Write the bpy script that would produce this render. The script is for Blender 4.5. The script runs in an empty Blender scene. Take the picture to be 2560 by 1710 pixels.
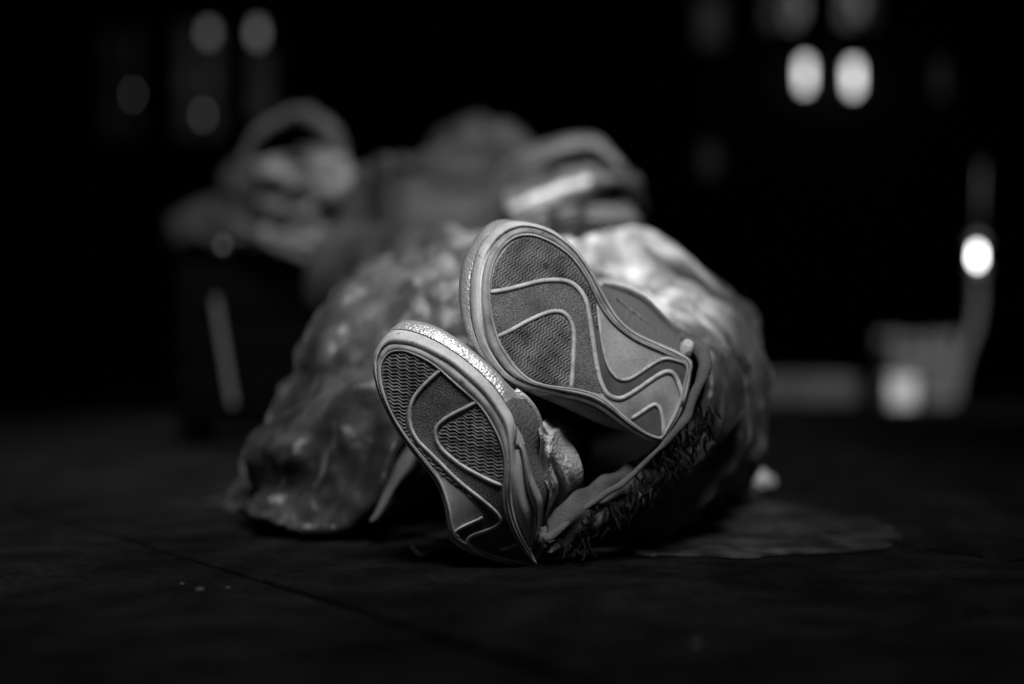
import bpy, bmesh, math, random
import numpy as np
from mathutils import Vector, noise
random.seed(7)
S = bpy.context.scene
COL = S.collection
PI = math.pi

# ------------------------------------------------------------------ camera
H_CAM, PITCH, LENS = 0.19, math.radians(0.56), 50.0
cam_data = bpy.data.cameras.new('camera')
cam = bpy.data.objects.new('camera', cam_data); COL.objects.link(cam)
cam.location = (0, 0, H_CAM)
cam.rotation_euler = (PI / 2 + PITCH, 0, 0)
cam_data.lens = LENS; cam_data.sensor_width = 36.0; cam_data.sensor_fit = 'HORIZONTAL'
cam_data.clip_start = 0.02; cam_data.clip_end = 400
cam_data.dof.use_dof = True
cam_data.dof.focus_distance = 1.262
cam_data.dof.aperture_fstop = 1.22
cam_data.dof.aperture_ratio = 1.18
S.camera = cam

# ------------------------------------------------------------------ night sky and the one key light
SUN_TO = Vector((0.10, -0.60, 0.79)).normalized()
world = bpy.data.worlds.new('World'); S.world = world; world.use_nodes = True
wn = world.node_tree; wn.nodes.clear()
sky = wn.nodes.new('ShaderNodeTexSky'); sky.sky_type = 'NISHITA'; sky.sun_disc = False
sky.sun_elevation = math.asin(SUN_TO.z)
sky.sun_rotation = math.atan2(SUN_TO.x, SUN_TO.y)
bw = wn.nodes.new('ShaderNodeRGBToBW')
bg = wn.nodes.new('ShaderNodeBackground'); bg.inputs['Strength'].default_value = 0.005
wo = wn.nodes.new('ShaderNodeOutputWorld')
wn.links.new(sky.outputs[0], bw.inputs[0]); wn.links.new(bw.outputs[0], bg.inputs['Color'])
wn.links.new(bg.outputs[0], wo.inputs[0])
sd = bpy.data.lights.new('sun', 'SUN'); sd.energy = 5.0; sd.angle = math.radians(26.0); sd.color = (1, 1, 1)
so = bpy.data.objects.new('sun', sd); COL.objects.link(so)
so.rotation_euler = SUN_TO.to_track_quat('Z', 'Y').to_euler(); so.location = (-2, -4, 8)
S.view_settings.view_transform = 'Standard'; S.view_settings.look = 'None'
S.view_settings.exposure = 0; S.view_settings.gamma = 1; S.view_settings.use_curve_mapping = False
S.cycles.max_bounces = 6
S.cycles.sample_clamp_indirect = 3.0

# ------------------------------------------------------------------ helpers
FPX = LENS / 36.0 * 2560
def W(px, py, d):
    """point of the place seen at photo pixel (px,py) that stands d metres away"""
    f = Vector((0, math.cos(PITCH), math.sin(PITCH))); u = Vector((0, -math.sin(PITCH), math.cos(PITCH)))
    r = Vector(((px - 1280) / FPX, 0, 0)) + f + u * ((855 - py) / FPX)
    return Vector((0, 0, H_CAM)) + r * (d / r.y)
def ground_d(py):
    a = W(1280, py, 1.0); s = (a.z - H_CAM)
    return -H_CAM / s

def mat(name, col, rough=0.6, metal=0.0, var=None, bump=None, vor=None, spec=0.5, wave=None, sheen=0.0, stretch=None):
    m = bpy.data.materials.new(name); m.use_nodes = True
    nt = m.node_tree; b = nt.nodes['Principled BSDF']
    b.inputs['Base Color'].default_value = (col, col, col, 1)
    b.inputs['Roughness'].default_value = rough; b.inputs['Metallic'].default_value = metal
    b.inputs['Specular IOR Level'].default_value = spec
    if sheen:
        b.inputs['Sheen Weight'].default_value = sheen; b.inputs['Sheen Roughness'].default_value = 0.5
    tc = nt.nodes.new('ShaderNodeTexCoord'); co = tc.outputs['Object']
    if stretch:
        mp = nt.nodes.new('ShaderNodeMapping'); mp.inputs['Scale'].default_value = stretch
        nt.links.new(co, mp.inputs['Vector']); co = mp.outputs[0]
    last = None
    if var:            # list of (scale, detail, low value, high value, lo pos, hi pos)
        for (sc, det, lo, hi, p0, p1) in var:
            n = nt.nodes.new('ShaderNodeTexNoise'); n.inputs['Scale'].default_value = sc; n.inputs['Detail'].default_value = det
            nt.links.new(co, n.inputs['Vector'])
            mr = nt.nodes.new('ShaderNodeMapRange'); mr.inputs['From Min'].default_value = p0; mr.inputs['From Max'].default_value = p1
            mr.inputs['To Min'].default_value = lo; mr.inputs['To Max'].default_value = hi
            nt.links.new(n.outputs[0], mr.inputs['Value'])
            if last is None: last = mr.outputs[0]
            else:
                mu = nt.nodes.new('ShaderNodeMath'); mu.operation = 'MULTIPLY'
                nt.links.new(last, mu.inputs[0]); nt.links.new(mr.outputs[0], mu.inputs[1]); last = mu.outputs[0]
        mu = nt.nodes.new('ShaderNodeMath'); mu.operation = 'MULTIPLY'; mu.inputs[1].default_value = col
        nt.links.new(last, mu.inputs[0])
        cb = nt.nodes.new('ShaderNodeCombineColor')
        for k in range(3): nt.links.new(mu.outputs[0], cb.inputs[k])
        nt.links.new(cb.outputs[0], b.inputs['Base Color'])
    nrm = None
    def addbump(src, strength, dist):
        nonlocal nrm
        bp = nt.nodes.new('ShaderNodeBump'); bp.inputs['Strength'].default_value = strength; bp.inputs['Distance'].default_value = dist
        nt.links.new(src, bp.inputs['Height'])
        if nrm: nt.links.new(nrm, bp.inputs['Normal'])
        nrm = bp.outputs[0]
    if bump:
        for (sc, det, st, di) in bump:
            n = nt.nodes.new('ShaderNodeTexNoise'); n.inputs['Scale'].default_value = sc; n.inputs['Detail'].default_value = det
            nt.links.new(co, n.inputs['Vector']); addbump(n.outputs[0], st, di)
    if vor:
        v = nt.nodes.new('ShaderNodeTexVoronoi'); v.inputs['Scale'].default_value = vor[0]
        v.feature = 'DISTANCE_TO_EDGE' if len(vor) > 3 else 'F1'
        nt.links.new(co, v.inputs['Vector']); addbump(v.outputs['Distance'], vor[1], vor[2])
    if wave:
        v = nt.nodes.new('ShaderNodeTexWave'); v.inputs['Scale'].default_value = wave[0]; v.bands_direction = wave[3]
        nt.links.new(co, v.inputs['Vector']); addbump(v.outputs['Fac'], wave[1], wave[2])
    if nrm: nt.links.new(nrm, b.inputs['Normal'])
    return m
def emit(name, e, col=0.8):
    m = mat(name, col, 0.4)
    b = m.node_tree.nodes['Principled BSDF']
    b.inputs['Emission Color'].default_value = (1, 1, 1, 1); b.inputs['Emission Strength'].default_value = e
    return m

WPOS = {}
def root(name, loc, label, cat, group=None):
    o = bpy.data.objects.new(name, None); COL.objects.link(o); o.empty_display_size = 0.1
    o.location = loc; WPOS[o.name] = Vector(loc)
    o['label'] = label; o['category'] = cat
    if group: o['group'] = group
    return o
def obj(name, verts, faces, m, parent=None, smooth=True, base=None, kind=None, label=None, cat=None, group=None):
    """verts are world points; stored relative to the parent (or to base)"""
    org = WPOS[parent.name] if parent else Vector(base if base is not None else (0, 0, 0))
    me = bpy.data.meshes.new(name)
    me.from_pydata([(v[0] - org.x, v[1] - org.y, v[2] - org.z) for v in verts], [], faces)
    for mm in (m if isinstance(m, list) else [m]): me.materials.append(mm)
    if smooth: me.polygons.foreach_set('use_smooth', [True] * len(me.polygons))
    me.update()
    o = bpy.data.objects.new(name, me); COL.objects.link(o)
    if parent: o.parent = parent; WPOS[o.name] = org.copy()
    else: o.location = org; WPOS[o.name] = org.copy()
    if kind: o['kind'] = kind
    if label: o['label'] = label
    if cat: o['category'] = cat
    if group: o['group'] = group
    return o
def fix_normals(o):
    bm = bmesh.new(); bm.from_mesh(o.data); bmesh.ops.recalc_face_normals(bm, faces=bm.faces); bm.to_mesh(o.data); bm.free()
def smooth_line(pts, n, closed=False):
    """Catmull-Rom through pts, resampled to n points by arc length"""
    P = [np.array(p, float) for p in pts]; out = []
    N = len(P); segs = N if closed else N - 1
    for i in range(segs):
        if closed: a, b, c, d = P[i - 1], P[i], P[(i + 1) % N], P[(i + 2) % N]
        else:
            b, c = P[i], P[i + 1]; a = P[i - 1] if i else 2 * b - c; d = P[i + 2] if i + 2 < N else 2 * c - b
        for t in np.linspace(0, 1, 12, endpoint=False):
            out.append(.5 * ((2 * b) + (c - a) * t + (2 * a - 5 * b + 4 * c - d) * t * t + (3 * b - a - 3 * c + d) * t ** 3))
    out.append(P[0] if closed else P[-1])
    A = np.array(out); L = np.concatenate([[0], np.cumsum(np.linalg.norm(np.diff(A, axis=0), axis=1))])
    q = np.linspace(0, L[-1], n + (1 if closed else 0))
    R = np.stack([np.interp(q, L, A[:, k]) for k in range(A.shape[1])], 1)
    return R[:-1] if closed else R
def tube(pts, rad, sides=8, cap=True):
    P = [Vector(p) for p in pts]; n = len(P); V = []; F = []
    rr = rad if hasattr(rad, '__len__') else [rad] * n
    up = Vector((0.13, 0.21, 0.97))
    for i, p in enumerate(P):
        t = (P[min(i + 1, n - 1)] - P[max(i - 1, 0)]).normalized()
        a = t.cross(up); a = a.normalized() if a.length > 1e-4 else t.orthogonal().normalized()
        b = t.cross(a)
        for k in range(sides):
            an = 2 * PI * k / sides; V.append(p + (a * math.cos(an) + b * math.sin(an)) * rr[i])
    for i in range(n - 1):
        for k in range(sides):
            k2 = (k + 1) % sides
            F.append((i * sides + k, i * sides + k2, (i + 1) * sides + k2, (i + 1) * sides + k))
    if cap:
        F.append(tuple(range(sides))[::-1]); F.append(tuple((n - 1) * sides + k for k in range(sides)))
    return V, F
def join(parts):
    V = []; F = []
    for v, f in parts:
        o = len(V); V += list(v); F += [tuple(i + o for i in q) for q in f]
    return V, F
def box(c, s, rot=0.0, bev=0.0):
    """box centred c, size s, turned about z, edges bevelled"""
    bm = bmesh.new(); bmesh.ops.create_cube(bm, size=1)
    for v in bm.verts: v.co = Vector((v.co.x * s[0], v.co.y * s[1], v.co.z * s[2]))
    if bev: bmesh.ops.bevel(bm, geom=list(bm.edges), offset=bev, segments=2, affect='EDGES', profile=0.6)
    ca, sa = math.cos(rot), math.sin(rot)
    V = [Vector((v.co.x * ca - v.co.y * sa + c[0], v.co.x * sa + v.co.y * ca + c[1], v.co.z + c[2])) for v in bm.verts]
    bm.verts.index_update(); F = [tuple(v.index for v in f.verts) for f in bm.faces]; bm.free()
    return V, F
def ellipsoid(c, r, nu=32, nv=20, fn=None):
    V = []; F = []
    for j in range(nv + 1):
        th = PI * j / nv
        for i in range(nu):
            ph = 2 * PI * i / nu
            d = Vector((math.sin(th) * math.cos(ph), math.sin(th) * math.sin(ph), math.cos(th)))
            k = fn(d) if fn else 1.0
            V.append(Vector((c[0] + d.x * r[0] * k, c[1] + d.y * r[1] * k, c[2] + d.z * r[2] * k)))
    for j in range(nv):
        for i in range(nu):
            i2 = (i + 1) % nu
            F.append((j * nu + i, (j + 1) * nu + i, (j + 1) * nu + i2, j * nu + i2))
    return V, F
def skin(joints, edges, radii, levels=2, rootv=0, voxel=None, extra=None):
    """a continuous limb surface grown over a skeleton of joints; returns (verts, faces)"""
    me = bpy.data.meshes.new('tmp'); me.from_pydata(joints, edges, [])
    o = bpy.data.objects.new('tmp', me); COL.objects.link(o)
    md = o.modifiers.new('s', 'SKIN'); md.use_smooth_shade = True
    for i, r in enumerate(radii):
        sv = me.skin_vertices[0].data[i]; sv.radius = (r, r) if not hasattr(r, '__len__') else r; sv.use_root = (i == rootv)
    sb = o.modifiers.new('u', 'SUBSURF'); sb.levels = levels
    dg = bpy.context.evaluated_depsgraph_get(); m2 = bpy.data.meshes.new_from_object(o.evaluated_get(dg))
    bpy.data.objects.remove(o)
    V = [v.co.copy() for v in m2.vertices]; F = [tuple(p.vertices) for p in m2.polygons]
    if extra: V, F = join([(V, F)] + extra)
    if voxel:
        me = bpy.data.meshes.new('tmp'); me.from_pydata(V, [], F)
        o = bpy.data.objects.new('tmp', me); COL.objects.link(o)
        rm = o.modifiers.new('r', 'REMESH'); rm.mode = 'VOXEL'; rm.voxel_size = voxel
        sm = o.modifiers.new('m', 'SMOOTH'); sm.factor = 0.5; sm.iterations = 4
        dg = bpy.context.evaluated_depsgraph_get(); m2 = bpy.data.meshes.new_from_object(o.evaluated_get(dg))
        bpy.data.objects.remove(o)
        V = [v.co.copy() for v in m2.vertices]; F = [tuple(p.vertices) for p in m2.polygons]
    return V, F
def vnormals(V, F):
    N = [Vector() for _ in V]
    for f in F:
        n = (V[f[1]] - V[f[0]]).cross(V[f[2]] - V[f[0]])
        for i in f: N[i] += n
    return [n.normalized() if n.length > 0 else Vector((0, 0, 1)) for n in N]
def wrinkle(V, F, layers, seed=0.0):
    """push the surface in and out along its normals: (scale, amplitude, ridged)"""
    N = vnormals(V, F); out = []
    for v, n in zip(V, N):
        h = 0
        for (sc, am, ridged) in layers:
            q = v * sc + Vector((seed, seed * 1.7, seed * .3))
            x = noise.noise(q)
            h += am * ((1 - 2 * abs(x)) if ridged else x)
        out.append(v + n * h)
    return out
def in_poly(P, poly):
    x, y = P[:, 0], P[:, 1]; r = np.zeros(len(P), bool); n = len(poly); j = n - 1
    for i in range(n):
        xi, yi = poly[i]; xj, yj = poly[j]
        c = ((yi > y) != (yj > y)) & (x < (xj - xi) * (y - yi) / (yj - yi + 1e-12) + xi)
        r ^= c; j = i
    return r

# ------------------------------------------------------------------ materials
M = {}
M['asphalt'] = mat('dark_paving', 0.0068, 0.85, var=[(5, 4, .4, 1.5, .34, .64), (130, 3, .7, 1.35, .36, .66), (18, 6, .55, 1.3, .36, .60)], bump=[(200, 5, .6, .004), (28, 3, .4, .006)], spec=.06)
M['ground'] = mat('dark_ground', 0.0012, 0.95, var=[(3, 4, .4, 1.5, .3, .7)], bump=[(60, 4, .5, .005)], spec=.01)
M['rubber'] = mat('outsole_rubber', 0.38, 0.6, var=[(22, 6, .55, 1.2, .33, .62), (110, 3, .45, 1.0, .22, .31), (420, 3, .85, 1.12, .3, .7)], bump=[(1500, 2, .12, .0006)], spec=.35)
M['rim'] = mat('rim_rubber', 0.38, 0.55, var=[(48, 6, .5, 1.15, .34, .60), (170, 3, .4, 1.0, .29, .38)], bump=[(900, 2, .12, .0006)], spec=.35)
M['side'] = mat('sidewall_rubber', 0.66, 0.5, var=[(30, 6, .66, 1.1, .32, .55), (150, 4, .35, 1.0, .28, .36), (400, 2, .9, 1.05, .3, .6)], bump=[(700, 2, .1, .0006)], spec=.4)
M['rim2'] = mat('piping_rubber', 0.5, 0.55, var=[(30, 5, .5, 1.15, .34, .62)], spec=.3)
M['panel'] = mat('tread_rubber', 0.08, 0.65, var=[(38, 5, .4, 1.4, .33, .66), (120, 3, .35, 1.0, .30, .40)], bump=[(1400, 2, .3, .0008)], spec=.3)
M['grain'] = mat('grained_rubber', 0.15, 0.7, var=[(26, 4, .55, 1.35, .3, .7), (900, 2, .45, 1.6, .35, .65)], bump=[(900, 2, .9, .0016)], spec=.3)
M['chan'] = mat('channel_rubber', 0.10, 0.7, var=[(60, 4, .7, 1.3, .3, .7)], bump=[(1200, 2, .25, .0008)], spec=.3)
M['rib'] = mat('rib_rubber', 0.19, 0.6, var=[(38, 5, .45, 1.35, .33, .64), (120, 3, .4, 1.0, .30, .40)], spec=.35)
M['ridge'] = mat('ridge_rubber', 0.6, 0.55, var=[(70, 6, .62, 1.12, .32, .62), (190, 3, .5, 1.0, .30, .40)], bump=[(900, 2, .1, .0005)], spec=.35)
M['metal'] = mat('metallic_leather', 0.8, 0.46, metal=.65, vor=(320, .5, .0022, 1), bump=[(130, 3, .3, .004)])
M['leather'] = mat('dull_leather', 0.24, 0.45, metal=.35, bump=[(300, 4, .7, .003)])
M['counter'] = mat('heel_counter_leather', 0.42, 0.45, var=[(60, 4, .7, 1.15, .3, .7)], bump=[(400, 3, .3, .002)])
M['mesh'] = mat('woven_mesh', 0.85, 0.8, wave=(600, .8, .0015, 'Z'), bump=[(900, 2, .3, .001)], spec=.2)
M['lining'] = mat('shoe_lining', 0.12, 0.9, var=[(60, 4, .6, 1.4, .3, .7)])
M['lace'] = mat('lace_cotton', 0.16, 0.9, bump=[(900, 2, .4, .001)])
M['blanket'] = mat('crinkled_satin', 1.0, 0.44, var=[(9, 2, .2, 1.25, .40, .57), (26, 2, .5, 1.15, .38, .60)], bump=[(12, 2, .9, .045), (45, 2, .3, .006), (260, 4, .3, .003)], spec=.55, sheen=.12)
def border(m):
    """light and shade painted in bands: darker sides, pale top, dark fringed end (position along the cloth from its UV map)"""
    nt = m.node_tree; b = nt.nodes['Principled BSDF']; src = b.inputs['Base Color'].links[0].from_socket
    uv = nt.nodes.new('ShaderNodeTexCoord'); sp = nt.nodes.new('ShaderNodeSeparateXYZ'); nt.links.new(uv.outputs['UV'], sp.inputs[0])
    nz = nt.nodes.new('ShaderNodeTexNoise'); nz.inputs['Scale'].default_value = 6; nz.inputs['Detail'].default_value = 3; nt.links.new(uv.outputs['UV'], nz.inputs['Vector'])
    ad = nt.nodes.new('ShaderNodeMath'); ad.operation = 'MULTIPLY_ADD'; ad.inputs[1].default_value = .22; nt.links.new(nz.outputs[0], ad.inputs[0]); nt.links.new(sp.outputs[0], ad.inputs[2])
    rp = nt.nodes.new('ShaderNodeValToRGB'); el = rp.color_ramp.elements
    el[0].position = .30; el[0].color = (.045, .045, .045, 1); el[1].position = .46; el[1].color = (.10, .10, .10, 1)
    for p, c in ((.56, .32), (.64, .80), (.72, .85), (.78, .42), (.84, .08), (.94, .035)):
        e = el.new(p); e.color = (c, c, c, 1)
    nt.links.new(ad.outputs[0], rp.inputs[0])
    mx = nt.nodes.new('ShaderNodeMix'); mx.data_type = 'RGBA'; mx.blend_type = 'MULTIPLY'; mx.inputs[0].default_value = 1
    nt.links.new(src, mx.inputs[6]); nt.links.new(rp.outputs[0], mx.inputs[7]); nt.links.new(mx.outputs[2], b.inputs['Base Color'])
border(M['blanket'])  # brighter top and darker flanks are put into the cloth colour
M['hem'] = mat('blanket_hem', 0.16, 0.95, var=[(40, 3, .7, 1.15, .3, .7)], bump=[(500, 4, .5, .003)], spec=.1)
M['flap'] = mat('blanket_border', 0.10, 0.95, var=[(30, 3, .5, 1.3, .32, .66)], bump=[(500, 4, .5, .003)], spec=.1)
M['fringe'] = mat('dark_fringe', 0.008, 0.95, var=[(200, 3, .5, 2.2, .3, .7)], spec=.1)
M['jacket'] = mat('dark_jacket', 0.032, 0.6, var=[(7, 3, .55, 1.5, .3, .7)], bump=[(70, 4, .5, .008)], spec=.3)
M['sleeve'] = mat('grey_sleeve', 0.22, 0.45, var=[(9, 3, .45, 1.5, .32, .68)], bump=[(60, 3, .5, .008)], spec=.35)
M['cuff'] = mat('pale_cuff', 0.9, 0.85, bump=[(200, 3, .4, .004)])
M['trouser'] = mat('dark_trousers', 0.012, 0.85, bump=[(200, 3, .4, .004)])
M['skin'] = mat('skin', 0.3, 0.55, bump=[(300, 3, .2, .002)])
M['bag'] = mat('bag_canvas', 0.085, 0.6, var=[(16, 3, .15, 2.0, .38, .60)], bump=[(120, 3, .5, .006)], spec=.3)
M['bagdark'] = mat('bag_dark_canvas', 0.017, 0.75, var=[(10, 3, .4, 1.6, .36, .64)], bump=[(120, 3, .5, .006)], spec=.2)
M['web'] = mat('webbing', 0.042, 0.75, var=[(15, 3, .5, 1.5, .36, .64)], bump=[(500, 2, .4, .002)])
M['buckle'] = mat('buckle_metal', 0.25, 0.5, metal=1.0)
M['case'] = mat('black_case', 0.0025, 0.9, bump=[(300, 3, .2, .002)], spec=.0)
M['strip'] = mat('pale_strip', 0.085, 0.6)
M['sheet'] = mat('cardboard', 0.027, 0.95, var=[(6, 5, .08, 1.6, .38, .60), (40, 4, .4, 1.4, .36, .62)], bump=[(80, 3, .3, .004)], spec=.1)
M['grit'] = mat('grit', 0.05, 0.9)
M['paper'] = mat('paper', 0.45, 0.9)
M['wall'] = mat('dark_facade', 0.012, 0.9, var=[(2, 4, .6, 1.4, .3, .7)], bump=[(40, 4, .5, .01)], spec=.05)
M['frame'] = mat('dark_frame', 0.01, 0.6, spec=.1)
M['post'] = mat('post_paint', 0.10, 0.5)
M['crate'] = mat('crate_wood', 0.10, 0.8, var=[(20, 3, .5, 1.4, .32, .68)])
M['white_box'] = mat('white_carton', 0.8, 0.8, var=[(14, 3, .5, 1.2, .32, .68)])
M['stone'] = mat('step_stone', 0.04, 0.9, var=[(8, 4, .6, 1.4, .3, .7)], bump=[(60, 4, .4, .005)])

# ------------------------------------------------------------------ ground and paving
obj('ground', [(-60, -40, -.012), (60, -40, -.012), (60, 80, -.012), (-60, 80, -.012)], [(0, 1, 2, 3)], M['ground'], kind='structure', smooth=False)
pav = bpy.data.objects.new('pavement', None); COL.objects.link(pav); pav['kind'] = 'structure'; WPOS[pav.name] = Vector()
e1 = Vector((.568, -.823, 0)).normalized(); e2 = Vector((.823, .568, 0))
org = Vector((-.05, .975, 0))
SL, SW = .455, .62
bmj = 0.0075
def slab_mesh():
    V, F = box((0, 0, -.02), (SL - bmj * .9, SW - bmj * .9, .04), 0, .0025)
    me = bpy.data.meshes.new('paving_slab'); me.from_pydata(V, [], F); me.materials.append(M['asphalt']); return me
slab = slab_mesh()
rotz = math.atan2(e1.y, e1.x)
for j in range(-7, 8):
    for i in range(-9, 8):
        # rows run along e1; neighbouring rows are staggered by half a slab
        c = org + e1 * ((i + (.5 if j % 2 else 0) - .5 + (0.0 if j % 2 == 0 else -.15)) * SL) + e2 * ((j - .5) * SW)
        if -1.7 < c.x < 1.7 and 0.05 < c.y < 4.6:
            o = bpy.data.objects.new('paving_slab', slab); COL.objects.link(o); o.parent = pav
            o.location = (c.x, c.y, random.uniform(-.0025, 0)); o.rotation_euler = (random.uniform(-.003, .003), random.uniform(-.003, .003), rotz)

# ------------------------------------------------------------------ unseen roof slabs on posts, added only to shade the paving
shd = bpy.data.objects.new('added_shade', None); COL.objects.link(shd); shd['kind'] = 'structure'; WPOS[shd.name] = Vector()
V, F = box((0, -2.93, 2.8), (11, 3.9, .06)); obj('added_shade_slab', V, F, M['frame'], shd, False)
V, F = box((3.55, .8, 2.8), (5.5, 3.9, .06)); obj('added_shade_slab', V, F, M['frame'], shd, False)
V, F = box((-2.65, 1.8, 2.8), (3.8, 5.9, .06)); obj('added_shade_slab', V, F, M['frame'], shd, False)
for px_, py_ in ((-4.5, -.8), (4.6, -.8), (4.6, 3.0), (-4.5, 5.3)):
    V, F = tube([(px_, py_, 0), (px_, py_, 2.77)], .035, 10); obj('added_shade_post', V, F, M['frame'], shd)

# ------------------------------------------------------------------ building behind
YB = 9.0
def wp(px, py, d=YB): p = W(px, py, d); return p.x, p.z
bld = root('building', (0, YB, 0), 'dark unlit building facade across the background with dim windows', 'building')
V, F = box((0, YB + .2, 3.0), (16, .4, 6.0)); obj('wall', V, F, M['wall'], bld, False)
V, F = box((0, YB - 2.2, 3.35), (16, 4.4, .3)); obj('added_overhang', V, F, M['wall'], bld, False)  # unseen overhang added to keep the facade in shadow
def window(px0, py0, px1, py1, cols, rows, es):
    x0, z1 = wp(px0, py0); x1, z0 = wp(px1, py1); w = .035
    fr = []
    for i in range(cols + 1):
        x = x0 + (x1 - x0) * i / cols; fr.append(box((x, YB - .03, (z0 + z1) / 2), (w, .06, z1 - z0 + w)))
    for j in range(rows + 1):
        z = z0 + (z1 - z0) * j / rows
        for i in range(cols):
            xa = x0 + (x1 - x0) * i / cols; xb = x0 + (x1 - x0) * (i + 1) / cols
            fr.append(box(((xa + xb) / 2, YB - .028, z), (xb - xa - w - .002, .05, w)))
    V, F = join(fr); f = obj('window', V, F, M['frame'], bld, False)
    k = 0
    for j in range(rows):
        for i in range(cols):
            xa = x0 + (x1 - x0) * i / cols + w / 2; xb = x0 + (x1 - x0) * (i + 1) / cols - w / 2
            za = z1 - (z1 - z0) * (j + 1) / rows + w / 2; zb = z1 - (z1 - z0) * j / rows - w / 2
            V, F = box(((xa + xb) / 2, YB - .008, (za + zb) / 2), (xb - xa - .004, .01, zb - za - .004))
            obj('pane', V, F, emit('dim_pane', es[k % len(es)], .02), f, False); k += 1
window(255, 80, 365, 345, 2, 3, [0.0037, 0.0045, 0.0030])
window(440, 60, 565, 345, 2, 3, [0.0090, 0.0120, 0.0135, 0.0150, 0.0090, 0.0120])
window(615, 130, 695, 300, 1, 2, [0.0105, 0.0135])
window(1735, -10, 1815, 120, 1, 1, [0.0150])
window(1745, 360, 1800, 440, 1, 1, [0.0150])
window(1900, -60, 2005, 75, 2, 2, [0.0180, 0.0750, 0.0300, 0.0900])
window(2085, -60, 2200, 70, 2, 2, [0.0900, 0.0180, 0.0750, 0.0120])
window(2325, 150, 2370, 250, 1, 1, [0.0150])
def wall_lamp(px, py, hw, hh, e, label, shape='tube'):
    x, z = wp(px, py); y = YB - .12
    t = root('wall_lamp', (x, YB, z), label, 'lamp', 'lamps on the dark facade')
    V, F = box((x, YB - .015, z), (.05, .03, .10)); obj('bracket', V, F, M['frame'], t, False)
    V, F = tube([(x, YB - .028, z), (x, y, z + hh * .2)], .008); obj('arm', V, F, M['frame'], t)
    pr = [(0, -hh), (hw * .7, -hh * .96), (hw, -hh * .7), (hw, hh * .7), (hw * .7, hh * .96), (0, hh)]
    V = []; F = []
    n = 16
    for r, zz in pr:
        for k in range(n): V.append(Vector((x + r * math.cos(2 * PI * k / n), y + r * math.sin(2 * PI * k / n), z + zz)))
    for j in range(len(pr) - 1):
        for k in range(n): F.append((j * n + k, j * n + (k + 1) % n, (j + 1) * n + (k + 1) % n, (j + 1) * n + k))
    obj('glass_shade', V, F, emit('lit_shade', e), t)
    V, F = tube([(x, y, z + hh * .9), (x, y, z + hh + .015)], [hw * .9, .006], 12); obj('cap', V, F, M['frame'], t)
wall_lamp(2003, 195, .030, .085, 2.3, 'brightly lit wall lamp, the left one of the bright pair high on the right')
wall_lamp(2122, 202, .032, .085, 2.4, 'brightly lit wall lamp, the right one of the bright pair high on the right')
wall_lamp(1990, 30, .03, .06, .14, 'dim wall lamp directly above the left one of the bright pair')
wall_lamp(2135, 26, .03, .06, .13, 'dim wall lamp directly above the right one of the bright pair')
wall_lamp(532, 92, .03, .035, .3, 'dim wall lamp high on the left, the left one of two beside each other')
wall_lamp(652, 92, .03, .05, .32, 'dim wall lamp high on the left, the right one of two beside each other')
wall_lamp(518, 296, .012, .014, .75, 'small faint round lamp on the facade above the bag handle')
wall_lamp(345, 245, .009, .016, .5, 'small very faint round lamp at the far left of the facade')

# ------------------------------------------------------------------ step, post lamp, crate, carton on the right
x0 = W(1890, 930, 6.0).x; x1 = W(2125, 930, 6.0).x
V, F = box(((x0 + x1) / 2, 6.1, .05), (x1 - x0, .5, .10), 0, .01)
obj('stone_step', V, F, M['stone'], None, False, base=((x0 + x1) / 2, 6.1, 0), label='low pale stone step lying in the dark right of the blanket', cat='step')
DP = 5.9
pl = root('post_lamp', tuple(W(2385, 1004, DP).xy) + (0,), 'slim leaning post lamp with a glaring bulb at the right edge', 'lamp')
pts = smooth_line([tuple(W(a, b, DP)) for a, b in ((2385, 1003), (2395, 940), (2410, 880), (2436, 810), (2443, 740), (2443, 690))], 24)
V, F = tube(pts, .020, 12); obj('post', V, F, M['post'], pl)
g = W(2443, 640, DP)
def lathe(c, prof, n=16):
    V = []; F = []
    for r, z in prof:
        for k in range(n): V.append(Vector((c[0] + r * math.cos(2 * PI * k / n), c[1] + r * math.sin(2 * PI * k / n), c[2] + z)))
    for j in range(len(prof) - 1):
        for k in range(n): F.append((j * n + k, j * n + (k + 1) % n, (j + 1) * n + (k + 1) % n, (j + 1) * n + k))
    return V, F
V, F = lathe(g, [(0, -.024), (.008, -.024), (.011, -.014), (.011, .014), (.008, .024), (0, .024)]); obj('bulb', V, F, emit('lit_bulb', 15.0), pl)
V, F = lathe(g, [(0, -.085), (.03, -.085), (.036, -.05), (.01, -.026), (0, -.026)]); obj('bulb_holder', V, F, M['post'], pl)
V, F = lathe(g, [(0, .026), (.04, .034), (.04, .05), (.015, .08), (0, .082)]); obj('cap', V, F, M['post'], pl)
V, F = tube([g + Vector((.005, 0, .08)), g + Vector((.012, 0, .22)), g + Vector((.018, 0, .38))], [.008, .007, .004], 8); obj('finial', V, F, M['post'], pl)
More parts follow.
